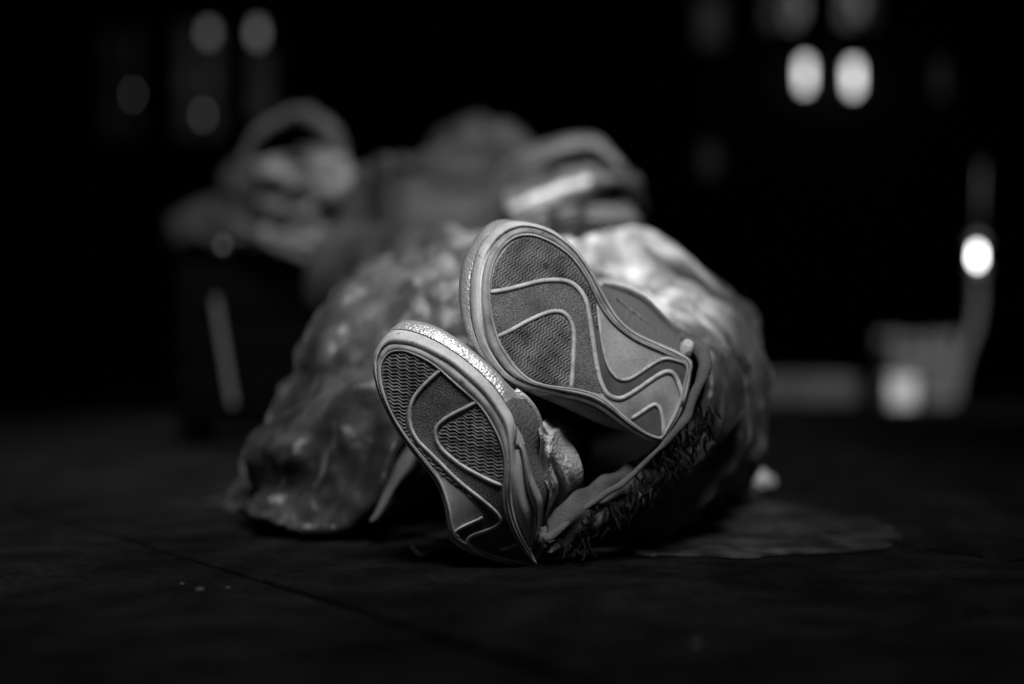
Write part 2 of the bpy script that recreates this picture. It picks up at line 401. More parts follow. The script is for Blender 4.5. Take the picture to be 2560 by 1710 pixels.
# crate of slats with a carton in front
cx = (W(2215, 900, 5.7).x + W(2375, 900, 5.7).x) / 2
cr = root('crate', (cx, 5.75, 0), 'slatted crate standing beside the foot of the post lamp', 'crate')
zt = W(2300, 835, 5.7).z; wd = W(2375, 900, 5.7).x - W(2215, 900, 5.7).x
for k in range(4):
    V, F = box((cx, 5.62, .03 + k * (zt - .03) / 4 + .03), (wd, .012, (zt - .03) / 4 - .025), 0, .002); obj('slat', V, F, M['crate'], cr, False)
    V, F = box((cx, 5.88, .03 + k * (zt - .03) / 4 + .03), (wd, .012, (zt - .03) / 4 - .025), 0, .002); obj('slat', V, F, M['crate'], cr, False)
for s in (-1, 1):
    for yy in (5.634, 5.866):
        V, F = box((cx + s * (wd / 2 - .02), yy, zt / 2), (.03, .014, zt)); obj('corner_post', V, F, M['crate'], cr, False)
    V, F = box((cx + s * (wd / 2 - .004), 5.75, zt / 2), (.006, .2, zt - .06)); obj('end_panel', V, F, M['crate'], cr, False)
def carton(pxa, pxb, pyt, y, label, m):
    xa, xb = W(pxa, 960, y).x, W(pxb, 960, y).x; z = W(pxa, pyt, y).z
    t = root('carton', ((xa + xb) / 2, y, 0), label, 'box')
    V, F = box(((xa + xb) / 2, y + .07, z / 2), (xb - xa, .14, z), 0, .004); obj('carton_body', V, F, m, t, False)
    V, F = box(((xa + xb) / 2, y + .03, z + .008), (xb - xa - .004, .07, .003), 0, 0); obj('flap', V, F, m, t, False)
carton(2222, 2292, 948, 5.45, 'bright white carton on the ground before the slatted crate', M['white_box'])
carton(2310, 2378, 958, 5.48, 'greyer carton on the ground before the crate, nearest the post lamp', M['crate'])

# ------------------------------------------------------------------ sheet of cardboard under the sleeper
def sheet():
    base = [W(p[0], p[1], ground_d(p[1])) for p in ((1560, 1392), (1800, 1394), (2060, 1388), (2230, 1358), (2190, 1310), (2060, 1285), (1950, 1262), (1900, 1240), (1500, 1215), (900, 1215), (560, 1225), (520, 1255), (700, 1300), (1000, 1335), (1300, 1372))]
    C = smooth_line([(p.x, p.y) for p in base], 220, True)
    C = C + np.array([[.02 * noise.noise(Vector((c[0] * 16, c[1] * 16, 1))) + .008 * noise.noise(Vector((c[0] * 55, c[1] * 55, 2))), .03 * noise.noise(Vector((c[0] * 16, c[1] * 16, 7))) + .012 * noise.noise(Vector((c[0] * 55, c[1] * 55, 4)))] for c in C])
    cen = C.mean(0); V = []; F = []; rings = 10; n = len(C)
    for r in range(rings + 1):
        t = r / rings
        for k in range(n):
            q = cen + (C[k] - cen) * t
            z = .0035 + .0015 * noise.noise(Vector((q[0] * 9, q[1] * 9, 3)))
            V.append(Vector((q[0], q[1], z)))
    for r in range(rings):
        for k in range(n): F.append((r * n + k, (r + 1) * n + k, (r + 1) * n + (k + 1) % n, r * n + (k + 1) % n))
    o = len(V)
    for k in range(n): V.append(Vector((C[k][0], C[k][1], .001)))
    for k in range(n): F.append((rings * n + k, o + k, o + (k + 1) % n, rings * n + (k + 1) % n))
    obj('cardboard_sheet', V, F, M['sheet'], None, True, base=(cen[0], cen[1], 0), label='crumpled flat cardboard sheet spread on the paving under the sleeper', cat='cardboard')
sheet()

# ------------------------------------------------------------------ person
per = root('person', (0.0, 2.1, 0), 'person lying under a blanket, hood up, shoe soles facing the camera', 'person')

# ---- shoes. Contours are read off the photograph and set on each sole's own tilted, curved surface
def c1(l): return [(1100 + x / 2.412, 500 + y / 2.412) for x, y in l]
def c2(l): return [(880 + x / 2.24, 760 + y / 2.24) for x, y in l]
R = dict(
 A1=c1([(310,192),(240,290),(205,400),(190,520),(190,650),(205,760),(235,860),(285,950),(340,1020),(400,1080),(470,1118),(560,1145),(650,1165),(760,1190),(860,1212),(950,1250),(1040,1312),(1120,1375),(1200,1425),(1270,1460),(1340,1472)]),
 A2=c1([(310,192),(370,150),(440,128),(500,130),(570,142),(660,172),(740,222),(820,290),(880,370),(930,450),(972,530),(1010,605),(1060,685),(1120,755),(1200,808),(1290,850),(1370,885),(1440,918),(1518,970),(1515,1060),(1495,1170),(1455,1290),(1400,1390),(1340,1472)]),
 B1=c1([(340,245),(280,335),(252,430),(242,540),(243,650),(257,760),(290,865),(340,955),(390,1022),(440,1065),(500,1095),(570,1120),(660,1142),(770,1168),(870,1190),(960,1228),(1050,1288),(1130,1350),(1210,1402),(1280,1438),(1338,1452)]),
 B2=c1([(340,245),(400,195),(450,172),(500,160),(570,165),(650,192),(730,240),(810,308),(868,385),(918,465),(960,545),(1000,618),(1050,698),(1112,768),(1192,822),(1285,865),(1365,900),(1435,933),(1500,980),(1498,1060),(1478,1165),(1440,1280),(1388,1375),(1338,1452)]),
 C1=c1([(385,275),(330,360),(305,450),(297,540),(303,640),(320,740),(350,840),(395,930),(450,1005),(520,1070),(600,1110),(700,1128),(800,1140),(890,1160),(965,1190),(1045,1250),(1115,1312),(1180,1362),(1260,1415),(1335,1432)]),
 C2=c1([(385,275),(430,235),(500,207),(560,212),(640,237),(720,282),(800,347),(860,425),(905,505),(945,590),(985,660),(1040,730),(1108,792),(1190,845),(1280,887),(1362,922),(1430,955),(1485,995),(1482,1065),(1462,1160),(1425,1270),(1380,1360),(1335,1432)]),
 U1=c1([(380,117),(320,130),(250,180),(180,280),(135,380),(115,500),(115,600),(128,690),(150,770),(190,860),(260,955),(340,1040),(420,1100),(500,1145),(600,1190),(720,1240),(850,1300),(960,1350),(1060,1385),(1150,1405),(1250,1450),(1335,1470)]),
 U2=c1([(380,117),(420,118),(470,128),(540,143),(620,172),(700,217),(775,280),(835,350),(890,430),(935,505),(975,580),(1030,660),(1105,730),(1195,785),(1285,828),(1365,865),(1440,895),(1500,950),(1500,1060),(1480,1170),(1440,1280),(1390,1380),(1335,1470)]),
 V1=c1([(430,135),(350,160),(270,220),(205,310),(165,410),(150,510),(150,610),(165,690),(190,770),(235,860),(300,950),(380,1030),(460,1085),(540,1120),(640,1160),(760,1200),(880,1240),(990,1280),(1090,1310),(1180,1330),(1270,1380),(1340,1420)]),
 V2=c1([(430,135),(500,140),(560,155),(640,190),(710,240),(780,300),(840,370),(890,440),(940,500),(990,520),(1060,528),(1150,555),(1240,605),(1310,672),(1385,750),(1440,800),(1480,850),(1500,920),(1490,1050),(1470,1150),(1440,1250),(1390,1350),(1340,1420)]),
 d0=1.288, sx=.34, sz=.22, toe=(1222, 570), ax=(.645, .764))
L = dict(
 A1=c2([(175,188),(135,250),(115,320),(122,400),(142,490),(180,580),(230,680),(290,770),(350,850),(410,925),(450,980),(485,1040),(505,1100),(520,1170),(530,1240),(545,1310),(600,1365),(700,1410),(820,1450),(940,1475),(1055,1492)]),
 A2=c2([(175,188),(215,155),(270,148),(350,165),(450,205),(560,268),(650,335),(730,405),(800,480),(850,550),(890,610),(910,670),(905,760),(905,850),(905,950),(898,1050),(905,1130),(925,1210),(955,1290),(1000,1375),(1055,1492)]),
 B1=c2([(160,262),(138,320),(138,400),(157,485),(193,575),(242,670),(300,760),(360,838),(421,915),(463,970),(499,1035),(520,1100),(536,1165),(546,1235),(562,1300),(612,1350),(706,1396),(822,1436),(940,1462),(1042,1478)]),
 B2=c2([(160,262),(190,232),(226,220),(311,226),(399,255),(484,298),(558,340),(640,410),(710,475),(770,545),(820,620),(855,690),(875,770),(885,850),(888,950),(880,1050),(885,1130),(905,1215),(940,1300),(985,1380),(1042,1478)]),
 C1=c2([(205,275),(168,320),(156,390),(169,475),(200,568),(250,665),(310,755),(370,830),(432,905),(475,962),(510,1030),(532,1100),(548,1165),(558,1230),(575,1290),(622,1335),(712,1380),(825,1420),(940,1446),(1030,1462)]),
 C2=c2([(205,275),(250,260),(310,268),(390,300),(470,350),(560,430),(640,500),(695,548),(745,610),(790,685),(828,765),(850,845),(858,925),(853,1010),(848,1080),(855,1140),(875,1210),(912,1295),(960,1375),(1030,1462)]),
 U1=c2([(232,128),(195,165),(150,240),(130,330),(140,420),(165,510),(205,600),(260,700),(320,790),(390,880),(450,960),(500,1040),(525,1110),(540,1180),(550,1250),(570,1310),(630,1370),(740,1420),(860,1460),(1057,1488)]),
 U2=c2([(232,128),(280,96),(340,92),(430,110),(520,150),(610,210),(700,280),(770,340),(830,400),(870,460),(905,540),(935,620),(955,700),(968,780),(985,880),(1010,980),(1040,1080),(1045,1180),(1020,1290),(1010,1380),(1057,1488)]),
 V1=c2([(290,120),(240,170),(205,240),(185,330),(190,420),(215,510),(255,600),(310,700),(370,790),(440,880),(500,960),(545,1040),(570,1110),(590,1180),(610,1250),(650,1310),(710,1360),(790,1400),(890,1430),(1050,1470)]),
 V2=c2([(290,120),(350,112),(430,130),(520,170),(610,230),(700,300),(780,370),(850,430),(920,490),(975,530),(1020,590),(1050,660),(1060,740),(1045,830),(1060,910),(1090,980),(1095,1060),(1075,1150),(1080,1230),(1085,1330),(1050,1470)]),
 d0=1.238, sx=-.36, sz=-.22, toe=(960, 835), ax=(.495, .869))

NS = 64
def make_shoe(D, name, label, heel_curve, ridges, panels, rib_dir, ribs_per, rib_gap, rib_shift, rib_amp):
    ring = {}
    for k in 'ABCUV':
        a = smooth_line(D[k + '1'], NS); b = smooth_line(D[k + '2'], NS)
        ring[k] = np.concatenate([a, b[::-1][1:-1]])       # closed, toe -> heel along side 1, back along side 2
    n = len(ring['A'])
    toe = np.array(D['toe']); ax = np.array(D['ax'])
    def depth(px, py):
        q = np.array((px, py)) - toe; u = float(q @ ax) / 713.0
        x = (px - toe[0]) / 2845.0; z = -(py - toe[1]) / 2845.0
        d = D['d0'] + D['sx'] * x + D['sz'] * z
        if u < .22: d += .22 * (.22 - u) ** 2               # toe spring
        if u > .62: d += heel_curve * (u - .62) ** 2
        return d
    def P(px, py, off): return W(px, py, depth(px, py) - off)
    def loft(profile, m, pname, parent):
        V = []; F = []
        for q, off in profile:
            for k in range(n): V.append(P(q[k][0], q[k][1], off))
        for r in range(len(profile) - 1):
            for k in range(n): F.append((r * n + k, r * n + (k + 1) % n, (r + 1) * n + (k + 1) % n, (r + 1) * n + k))
        o = obj(pname, V, F, m, parent); fix_normals(o); return o
    lerp = lambda a, b, t: ring[a] * (1 - t) + ring[b] * t
    # upper: from just inside the sidewall back to the ankle
    cen = ring['V'].mean(0) + np.array(D['anklepx']); W2 = ring['V'] * .62 + cen * .38; X2 = ring['V'] * .4 + cen * .6
    prof = [(lerp('A', 'U', .15), -.015), (lerp('A', 'U', .75), -.020), (ring['U'], -.030), (lerp('U', 'V', .5), -.043), (ring['V'], -.060), (W2 * .5 + ring['V'] * .5, -.085), (W2, -.10), (X2, -.105)]
    V = []; F = []
    for q, off in prof:
        for k in range(n): V.append(P(q[k][0], q[k][1], off))
    mi = []
    for r in range(len(prof) - 1):
        for k in range(n):
            F.append((r * n + k, r * n + (k + 1) % n, (r + 1) * n + (k + 1) % n, (r + 1) * n + k))
            s = (k if k < NS else n - k) / NS
            mi.append(0 if (r < 5 and s < D['metal_to'][0 if k < NS else 1]) else 1)
    shoe = obj(name, V, F, [M['metal'], M['leather']], per, label=label)
    shoe.data.polygons.foreach_set('material_index', mi); fix_normals(shoe)
    # sidewall and rim
    loft([(lerp('C', 'B', .86), -.004), (lerp('C','B',.97), -.0075), (lerp('B', 'A', .06), -.0065), (lerp('B', 'A', .2), -.0015), (lerp('B', 'A', .45), -.003), (lerp('B', 'A', .85), -.008), (ring['A'], -.013), (lerp('A', 'U', .1), -.017)], M['side'], 'sidewall', shoe)
    loft([(lerp('C', 'B', -.02), -.001), (lerp('C', 'B', .06), .0004), (lerp('C', 'B', .22), .0022), (lerp('C', 'B', .45), .0028), (lerp('C', 'B', .7), .0018), (lerp('C', 'B', .82), -.001), (lerp('C', 'B', .9), -.0065)], M['rim'], 'rim', shoe)
    # sole face: fine grid, recessed a little where the dark panels lie
    C = ring['C']; lo = C.min(0) - 2; hi = C.max(0) + 2; st = 3.0
    nx = int((hi[0] - lo[0]) / st) + 1; ny = int((hi[1] - lo[1]) / st) + 1
    gx, gy = np.meshgrid(lo[0] + st * np.arange(nx), lo[1] + st * np.arange(ny))
    pts = np.stack([gx.ravel(), gy.ravel()], 1)
    cc = pts + st / 2
    def patch(mask, off, m, pname, kind=None):
        ids = {}; V = []; F = []
        def vid(i, j):
            key = j * nx + i
            if key not in ids:
                ids[key] = len(V); p = pts[key]; V.append(P(p[0], p[1], off))
            return ids[key]
        for key in np.nonzero(mask)[0]:
            i, j = key % nx, key // nx
            if i < nx - 1 and j < ny - 1: F.append((vid(i, j), vid(i, j + 1), vid(i + 1, j + 1), vid(i + 1, j)))
        o = obj(pname, V, F, m, shoe); fix_n_cam(o); return o
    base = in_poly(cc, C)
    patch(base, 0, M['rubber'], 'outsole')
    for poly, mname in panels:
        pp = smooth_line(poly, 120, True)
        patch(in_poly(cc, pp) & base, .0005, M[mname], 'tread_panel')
    # raised lines
    def ridge(line, w, h, pname='tread_ridge', closed=False, m='ridge', off=.0004):
        q = smooth_line(line, max(12, int(len(line) * 8)), closed); nn = len(q); V = []; F = []
        prof = [(-1, 0), (-.8, .55), (-.4, .92), (0, 1), (.4, .92), (.8, .55), (1, 0)]
        for i in range(nn):
            a = q[(i - 1) % nn] if (closed or i) else q[0]; b = q[(i + 1) % nn] if (closed or i < nn - 1) else q[-1]
            t = (b - a) / (np.linalg.norm(b - a) + 1e-9); nrm = np.array((-t[1], t[0]))
            e = 1.0 if closed else min(1, .35 + .4 * min(i, nn - 1 - i))
            for s, hh in prof:
                p = q[i] + nrm * s * w / 2 * e; V.append(P(p[0], p[1], off + hh * h * e))
        k = len(prof)
        for i in range(nn if closed else nn - 1):
            i2 = (i + 1) % nn
            for s in range(k - 1): F.append((i * k + s, i * k + s + 1, i2 * k + s + 1, i2 * k + s))
        o = obj(pname, V, F, M[m], shoe); fix_n_cam(o)
    for line, w in ridges: ridge(line, w, .0024)
    ridge(list(lerp('C', 'B', .0)[::3]), 6.5, .0024, 'piping', True, 'rim2')
    # wavy ribs
    V = []; F = []
    t = np.array(rib_dir) / np.linalg.norm(rib_dir); nrm = np.array((-t[1], t[0]))
    for poly, ph in ribs_per:
        pp = smooth_line(poly, 140, True); c0 = pp.mean(0)
        for k in range(-60, 61):
            s = np.arange(-260, 260, 2.0)
            sp = s + ph - k * rib_shift; amp = rib_amp * np.sin(2 * PI * sp / 24.0) 
            line = c0 + s[:, None] * t + (k * rib_gap + amp + .4 * math.sin(k * 12.9))[:, None] * nrm
            inside = in_poly(line, pp)
            i = 0
            while i < len(s):
                if not inside[i]: i += 1; continue
                j = i
                while j < len(s) and inside[j]: j += 1
                if j - i > 3:
                    b0 = len(V)
                    hj = .0013 * (.75 + .5 * noise.noise(Vector((k * .7, i * .03, 1.0))))
                    for q in range(i, j):
                        a = line[q]; e = min(1, (q - i) / 3, (j - 1 - q) / 3)
                        for sgn, hh in ((-2.8, 0), (-.45, .95), (.45, 1.0), (2.8, 0)):
                            p = a + nrm * sgn; V.append(P(p[0], p[1], .0005 + hj * hh * (.2 + .8 * e)))
                    for q in range(j - i - 1):
                        for m_ in range(3):
                            F.append((b0 + q * 4 + m_, b0 + q * 4 + m_ + 1, b0 + q * 4 + m_ + 5, b0 + q * 4 + m_ + 4))
                i = j
    o = obj('tread_ribs', V, F, M['rib'], shoe, kind='stuff'); fix_n_cam(o)
    return shoe, P, ring
def fix_n_cam(o):
    """make an open sheet face the front"""
    bm = bmesh.new(); bm.from_mesh(o.data)
    for f in bm.faces:
        f.normal_update()
        if f.normal.y > 0: f.normal_flip()
    bm.to_mesh(o.data); bm.free()

R['anklepx'] = (60, -10); R['metal_to'] = (.62, .12)
L['anklepx'] = (70, 20); L['metal_to'] = (.2, .46)
Rr1 = c1([(305,555),(400,540),(500,515),(600,490),(700,482),(780,495),(840,540),(880,610),(900,700),(915,800),(930,900),(950,1020),(975,1110),(1010,1170),(1060,1195),(1110,1190),(1180,1150),(1260,1095),(1320,1055),(1370,1035),(1410,1050),(1440,1110),(1460,1180),(1468,1225)])
Rr2 = c1([(345,825),(430,785),(540,725),(640,682),(710,670),(760,690),(795,745),(808,820),(805,920),(800,1020),(792,1135)])
Rr3 = c1([(950,640),(962,740),(977,850),(1000,960),(1030,1030),(1070,1075),(1120,1085),(1180,1060),(1260,1005),(1320,970),(1370,955),(1430,968),(1485,985)])
Rr4 = c1([(1155,1320),(1210,1285),(1270,1245),(1305,1235),(1330,1270),(1345,1340),(1350,1425)])
R_T1 = c1([(315,535),(325,440),(352,362),(400,295),(450,250),(510,222),(580,228),(660,258),(740,308),(800,368),(850,440),(890,510),(935,600),(950,680),(960,760),(945,780),(925,700),(900,610),(855,525),(790,483),(700,468),(600,476),(500,500),(400,526)])
R_T2 = c1([(362,832),(440,795),(540,740),(640,697),(710,688),(750,705),(780,755),(792,830),(790,920),(785,1020),(777,1118),(700,1118),(620,1102),(540,1068),(470,1005),(415,930)])
R_G = c1([(310,568),(400,552),(500,528),(600,503),(700,495),(775,508),(828,550),(868,620),(888,700),(903,800),(918,900),(938,1020),(960,1110),(985,1165),(900,1150),(815,1138),(806,1130),(815,1020),(818,920),(822,820),(808,740),(765,678),(710,656),(640,668),(540,710),(430,770),(345,808),(318,700)])
R_CH = c1([(880,540),(940,640),(955,750),(970,850),(995,960),(1025,1035),(1068,1085),(1120,1096),(1185,1070),(1260,1016),(1320,981),(1370,967),(1430,980),(1484,996),(1480,1065),(1466,1150),(1450,1100),(1418,1040),(1370,1022),(1315,1042),(1255,1083),(1178,1138),(1110,1178),(1065,1183),(1020,1160),(985,1105),(962,1020),(942,900),(927,800),(912,700),(893,610)])
R_H = c1([(1168,1325),(1215,1293),(1270,1258),(1300,1250),(1318,1275),(1332,1340),(1337,1420),(1260,1405),(1190,1355)])
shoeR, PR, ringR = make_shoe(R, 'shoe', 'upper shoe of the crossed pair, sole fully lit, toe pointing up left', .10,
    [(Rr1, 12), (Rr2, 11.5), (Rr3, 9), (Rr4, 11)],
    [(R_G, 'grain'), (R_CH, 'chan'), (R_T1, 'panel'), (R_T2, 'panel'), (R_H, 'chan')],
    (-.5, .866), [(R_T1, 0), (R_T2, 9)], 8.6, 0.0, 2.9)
Lr1 = c2([(498,368),(440,420),(390,470),(345,530),(325,590),(320,650),(335,710),(370,770),(430,830),(500,900),(570,970),(640,1030),(710,1085),(770,1135),(815,1180),(830,1215),(800,1250),(740,1275),(680,1295),(650,1320),(655,1350),(700,1390),(740,1412)])
Lr2 = c2([(700,547),(640,580),(560,620),(500,660),(470,700),(468,750),(490,800),(540,850),(620,910),(700,955),(780,995),(838,1018)])
Lr3 = c2([(600,1310),(582,1290),(586,1272),(620,1250),(680,1222),(718,1205),(728,1190)])
Lr4 = c2([(830,1380),(880,1362),(928,1346)])
L_T1 = c2([(168,400),(168,330),(200,290),(250,275),(310,285),(380,315),(450,358),(482,372),(425,425),(372,475),(327,535),(307,595),(304,655),(318,715),(352,775),(410,835),(480,905),(550,972),(620,1035),(690,1090),(690,1100),(610,1045),(540,990),(460,915),(380,825),(310,740),(250,650),(205,555),(180,470)])
L_T2 = c2([(702,562),(745,622),(788,700),(825,785),(846,870),(848,950),(838,1003),(780,980),(700,938),(620,892),(552,836),(506,788),(486,745),(490,710),(520,675),(600,635)])
L_G = c2([(510,385),(560,440),(640,510),(685,548),(630,570),(550,610),(488,650),(455,700),(452,755),(476,808),(528,862),(610,924),(695,970),(778,1010),(845,1035),(842,1100),(850,1170),(835,1180),(780,1125),(715,1070),(645,1012),(575,952),(505,885),(437,815),(380,752),(348,700),(336,650),(340,595),(358,538),(402,482),(452,432)])
L_CH = c2([(700,1098),(760,1150),(805,1190),(815,1212),(792,1240),(735,1263),(675,1283),(640,1315),(600,1310),(592,1285),(625,1262),(690,1232),(735,1205),(735,1170),(690,1120),(660,1085)])
L_H = c2([(660,1320),(740,1290),(805,1262),(845,1220),(865,1215),(905,1300),(950,1375),(1015,1450),(940,1440),(825,1412),(720,1375)])
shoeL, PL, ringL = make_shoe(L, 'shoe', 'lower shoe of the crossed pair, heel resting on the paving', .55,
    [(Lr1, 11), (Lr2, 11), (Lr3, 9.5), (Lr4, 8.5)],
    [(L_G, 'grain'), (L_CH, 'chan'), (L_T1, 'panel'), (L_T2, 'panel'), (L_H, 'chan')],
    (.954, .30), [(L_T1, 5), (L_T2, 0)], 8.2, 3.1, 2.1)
# details of the lower shoe: woven side insert, collar edge, tongue, heel knob, lace
def strip(Pf, left, right, offl, offr, m, name, parent, n=40, across=6, bulge=.004):
    a = smooth_line(left, n); b = smooth_line(right, n); V = []; F = []
    for i in range(n):
        for j in range(across + 1):
            t = j / across; q = a[i] * (1 - t) + b[i] * t
            V.append(Pf(q[0], q[1], offl * (1 - t) + offr * t + bulge * math.sin(PI * t)))
    for i in range(n - 1):
        for j in range(across): F.append((i * (across + 1) + j, i * (across + 1) + j + 1, (i + 1) * (across + 1) + j + 1, (i + 1) * (across + 1) + j))
    o = obj(name, V, F, m, parent); fix_n_cam(o); return o
strip(PL, c2([(830,610),(868,680),(888,740),(900,778)]), c2([(905,650),(918,690),(915,735),(906,776)]), -.010, -.014, M['mesh'], 'side_insert', shoeL)
strip(PL, c2([(922,680),(920,730),(918,785)]), c2([(925,682),(950,730),(968,785)]), -.014, -.022, M['mesh'], 'side_insert', shoeL)
strip(PL, c2([(908,815),(905,900),(896,1000),(897,1080),(908,1160),(930,1240),(965,1320),(990,1372)]), c2([(940,815),(955,900),(968,1010),(985,1090),(1015,1160),(1022,1220),(1012,1300),(995,1372)]), -.010, -.017, M['mesh'], 'side_insert', shoeL, bulge=.006)
strip(PL, c2([(915,790),(945,820),(962,920),(975,1020),(1000,1110),(1022,1170),(1030,1230),(1000,1372)]), c2([(965,780),(985,860),(1010,960),(1050,1050),(1068,1110),(1055,1190),(1040,1280),(1010,1376)]), -.015, -.025, M['counter'], 'heel_counter', shoeL, bulge=.008)
V, F = tube(smooth_line([tuple(PL(x, y, -.052 - .018 * i / 6)) for i, (x, y) in enumerate(c2([(915,482),(975,528),(1022,590),(1050,660),(1060,740),(1048,812),(1018,872)]))], 40), .0026, 8)
obj('collar_edge', V, F, M['metal'], shoeL)
V, F = ellipsoid(PL(*c2([(1082, 1308)])[0], -.03), (.0075, .009, .010), 24, 16, lambda d: 1 + .3 * noise.noise(d * 3)); obj('heel_tab', V, F, M['grain'], shoeL)
V, F = ellipsoid(PR(*c1([(1490, 890)])[0], -.012), (.0068, .0075, .0078), 24, 16, lambda d: 1 + .22 * noise.noise(d * 4)); obj('heel_tab', V, F, M['side'], shoeR)
def tongue(Pf, parent, outline, inner, offs, name='tongue', m='leather', seed=1.0):
    n = 48; a = smooth_line(outline, n); b = smooth_line(inner, n); V = []; F = []; K = 14
    for i in range(n):
        for j in range(K + 1):
            t = j / K; q = a[i] * (1 - t) + b[i] * t
            fold = .012 * (.4 - abs(noise.noise(Vector((j * .28 + seed, i * .045, 2))))) * 2 + .004 * noise.noise(Vector((j * .5, i * .12, 7)))
            V.append(Pf(q[0], q[1], offs[0] * (1 - t) + offs[1] * t + .012 * math.sin(PI * t) + fold))
    for i in range(n - 1):
        for j in range(K): F.append((i * (K + 1) + j, i * (K + 1) + j + 1, (i + 1) * (K + 1) + j + 1, (i + 1) * (K + 1) + j))
    o = obj(name, V, F, M[m], parent); fix_n_cam(o)
M['tongue'] = mat('creased_leather', 0.62, 0.42, metal=.25, bump=[(260, 4, .8, .004), (60, 3, .4, .006)])
tongue(PL, shoeL, c2([(1085,640),(1140,690),(1170,680),(1215,760),(1265,840),(1295,940),(1285,1040),(1240,1120),(1200,1200),(1150,1270),(1110,1300)]),
       c2([(1040,700),(1055,760),(1050,830),(1045,900),(1060,960),(1090,1010),(1100,1070),(1090,1130),(1080,1190),(1075,1240),(1080,1290)]), (-.115, -.062), m='tongue')
strip(PR, c1([(985,545),(1050,690),(1120,752),(1200,800),(1290,842),(1370,878),(1440,900)]), c1([(1000,530),(1060,532),(1150,560),(1240,610),(1310,678),(1385,758),(1462,835)]), -.045, -.062, M['lining'], 'quarter', shoeR, bulge=-.006)
strip(PR, c1([(1060,600),(1120,680),(1200,740),(1300,790)]), c1([(1075,575),(1150,610),(1230,670),(1310,760)]), -.048, -.055, M['leather'], 'quarter_panel', shoeR, bulge=.012)
V, F = tube(smooth_line([tuple(PR(x, y, -.058)) for x, y in c1([(985,522),(1060,530),(1150,558),(1240,608),(1310,676),(1385,756),(1465,836)])], 40), .0035, 8); obj('collar_edge', V, F, M['lining'], shoeR)
V, F = tube(smooth_line([tuple(PR(x, y, -.03)) for x, y in c1([(178,815),(180,850),(195,872),(215,872),(220,855)])], 20), .0014, 6); obj('stitch_loop', V, F, M['ridge'], shoeR)
V, F = tube(smooth_line([tuple(W(x, y, 1.345)) for x, y in ((1029,1352),(1034,1372),(1050,1386),(1068,1382),(1085,1366),(1100,1355),(1130,1362))], 30), .0028, 8); obj('lace', V, F, M['lace'], shoeL)

# ---- body
hip = (.03, 2.16, .14)
J = [hip, (.02, 2.30, .26), (.01, 2.45, .39), (0, 2.56, .47), (-.03, 2.62, .52),               # 0-4 pelvis .. neck
     (-.09, 2.18, .13), (-.10, 1.86, .20), (-.02, 1.60, .13), (.045, 1.40, .085),               # 5-8 left leg to ankle
     (.11, 2.14, .14), (.15, 1.82, .22), (.14, 1.60, .20), (.115, 1.42, .185),                  # 9-12 right leg
     (-.17, 2.52, .42), (-.21, 2.38, .29), (-.11, 2.26, .27), (-.04, 2.22, .27),               # 13-16 left arm
     (.16, 2.50, .44), (.20, 2.38, .34), (.11, 2.26, .32), (.05, 2.22, .32)]                 # 17-20 right arm
E = [(0,1),(1,2),(2,3),(3,4),(0,5),(5,6),(6,7),(7,8),(0,9),(9,10),(10,11),(11,12),(3,13),(13,14),(14,15),(15,16),(3,17),(17,18),(18,19),(19,20)]
RD = [.12, .115, .105, .085, .05, .085, .062, .05, .038, .085, .062, .05, .038, .058, .042, .034, .03, .058, .042, .034, .03]
# feet inside the shoes
fl = PL(1150, 1080, -.055); fr = PR(1390, 820, -.05)
J += [tuple(fl), tuple(fr)]; E += [(8, 21), (12, 22)]; RD += [.028, .028]
def finger_set(w, d, sd):
    w = Vector(w); d = Vector(d).normalized(); s = Vector(sd).normalized()
    for k, (ofs, ln) in enumerate(((-.03, .062), (-.011, .075), (.009, .08), (.028, .07))):
        i0 = len(J)
        J.append(tuple(w + s * ofs + d * .045)); J.append(tuple(w + s * ofs * 1.1 + d * (.045 + ln * .5) + Vector((0, 0, -.01)))); J.append(tuple(w + s * ofs * 1.05 + d * (.045 + ln) + Vector((0, 0, -.032))))
        RD.extend([.0105, .009, .0075]); E.extend([(i0, i0 + 1), (i0 + 1, i0 + 2)]); yield i0
for hv, d_, s_ in ((16, (1, -.2, 0), (0, .6, .8)), (20, (-1, -.15, -.1), (0, .6, .8))):
    for i0 in finger_set(J[hv], d_, s_): E.append((hv, i0))
    w = Vector(J[hv]); i0 = len(J); dd = Vector(d_).normalized()
    J += [tuple(w + dd * .015 + Vector((0, -.035, .01))), tuple(w + dd * .05 + Vector((0, -.052, .005)))]; RD += [.012, .009]; E += [(hv, i0), (i0, i0 + 1)]
hc = Vector((-.055, 2.60, .505))
def facefn(d):
    k = 1.0
    f = -d.y
    if f > 0:
        k += .16 * math.exp(-((d.x / .13) ** 2 + ((d.z + .08) / .2) ** 2)) * f      # nose
        for sx in (-.33, .33): k -= .07 * math.exp(-(((d.x - sx) / .16) ** 2 + ((d.z - .12) / .14) ** 2))   # eye sockets
        k += .05 * math.exp(-((d.x / .25) ** 2 + ((d.z + .45) / .09) ** 2))          # lips
    for sx in (-1, 1): k += .12 * math.exp(-(((d.x - sx) / .2) ** 2 + (d.y / .2) ** 2 + (d.z / .3) ** 2))   # ears
    return k
head = ellipsoid(hc, (.068, .080, .096), 40, 28, facefn)
V, F = skin(J, E, RD, 2, 0, .0085, [head])
obj('body', V, F, M['skin'], per)
# trousers
tj = [hip, (.02, 2.28, .23)] + [J[i] for i in (5, 6, 7)] + [J[8]] + [J[i] for i in (9, 10, 11)] + [J[12]]
V, F = skin(tj, [(0,1),(0,2),(2,3),(3,4),(4,5),(0,6),(6,7),(7,8),(8,9)], [.15, .145, .105, .085, .07, .056, .105, .085, .07, .056], 2)
V = wrinkle(V, F, [(22, .008, True), (9, .012, False)], 4); obj('trousers', V, F, M['trouser'], per)
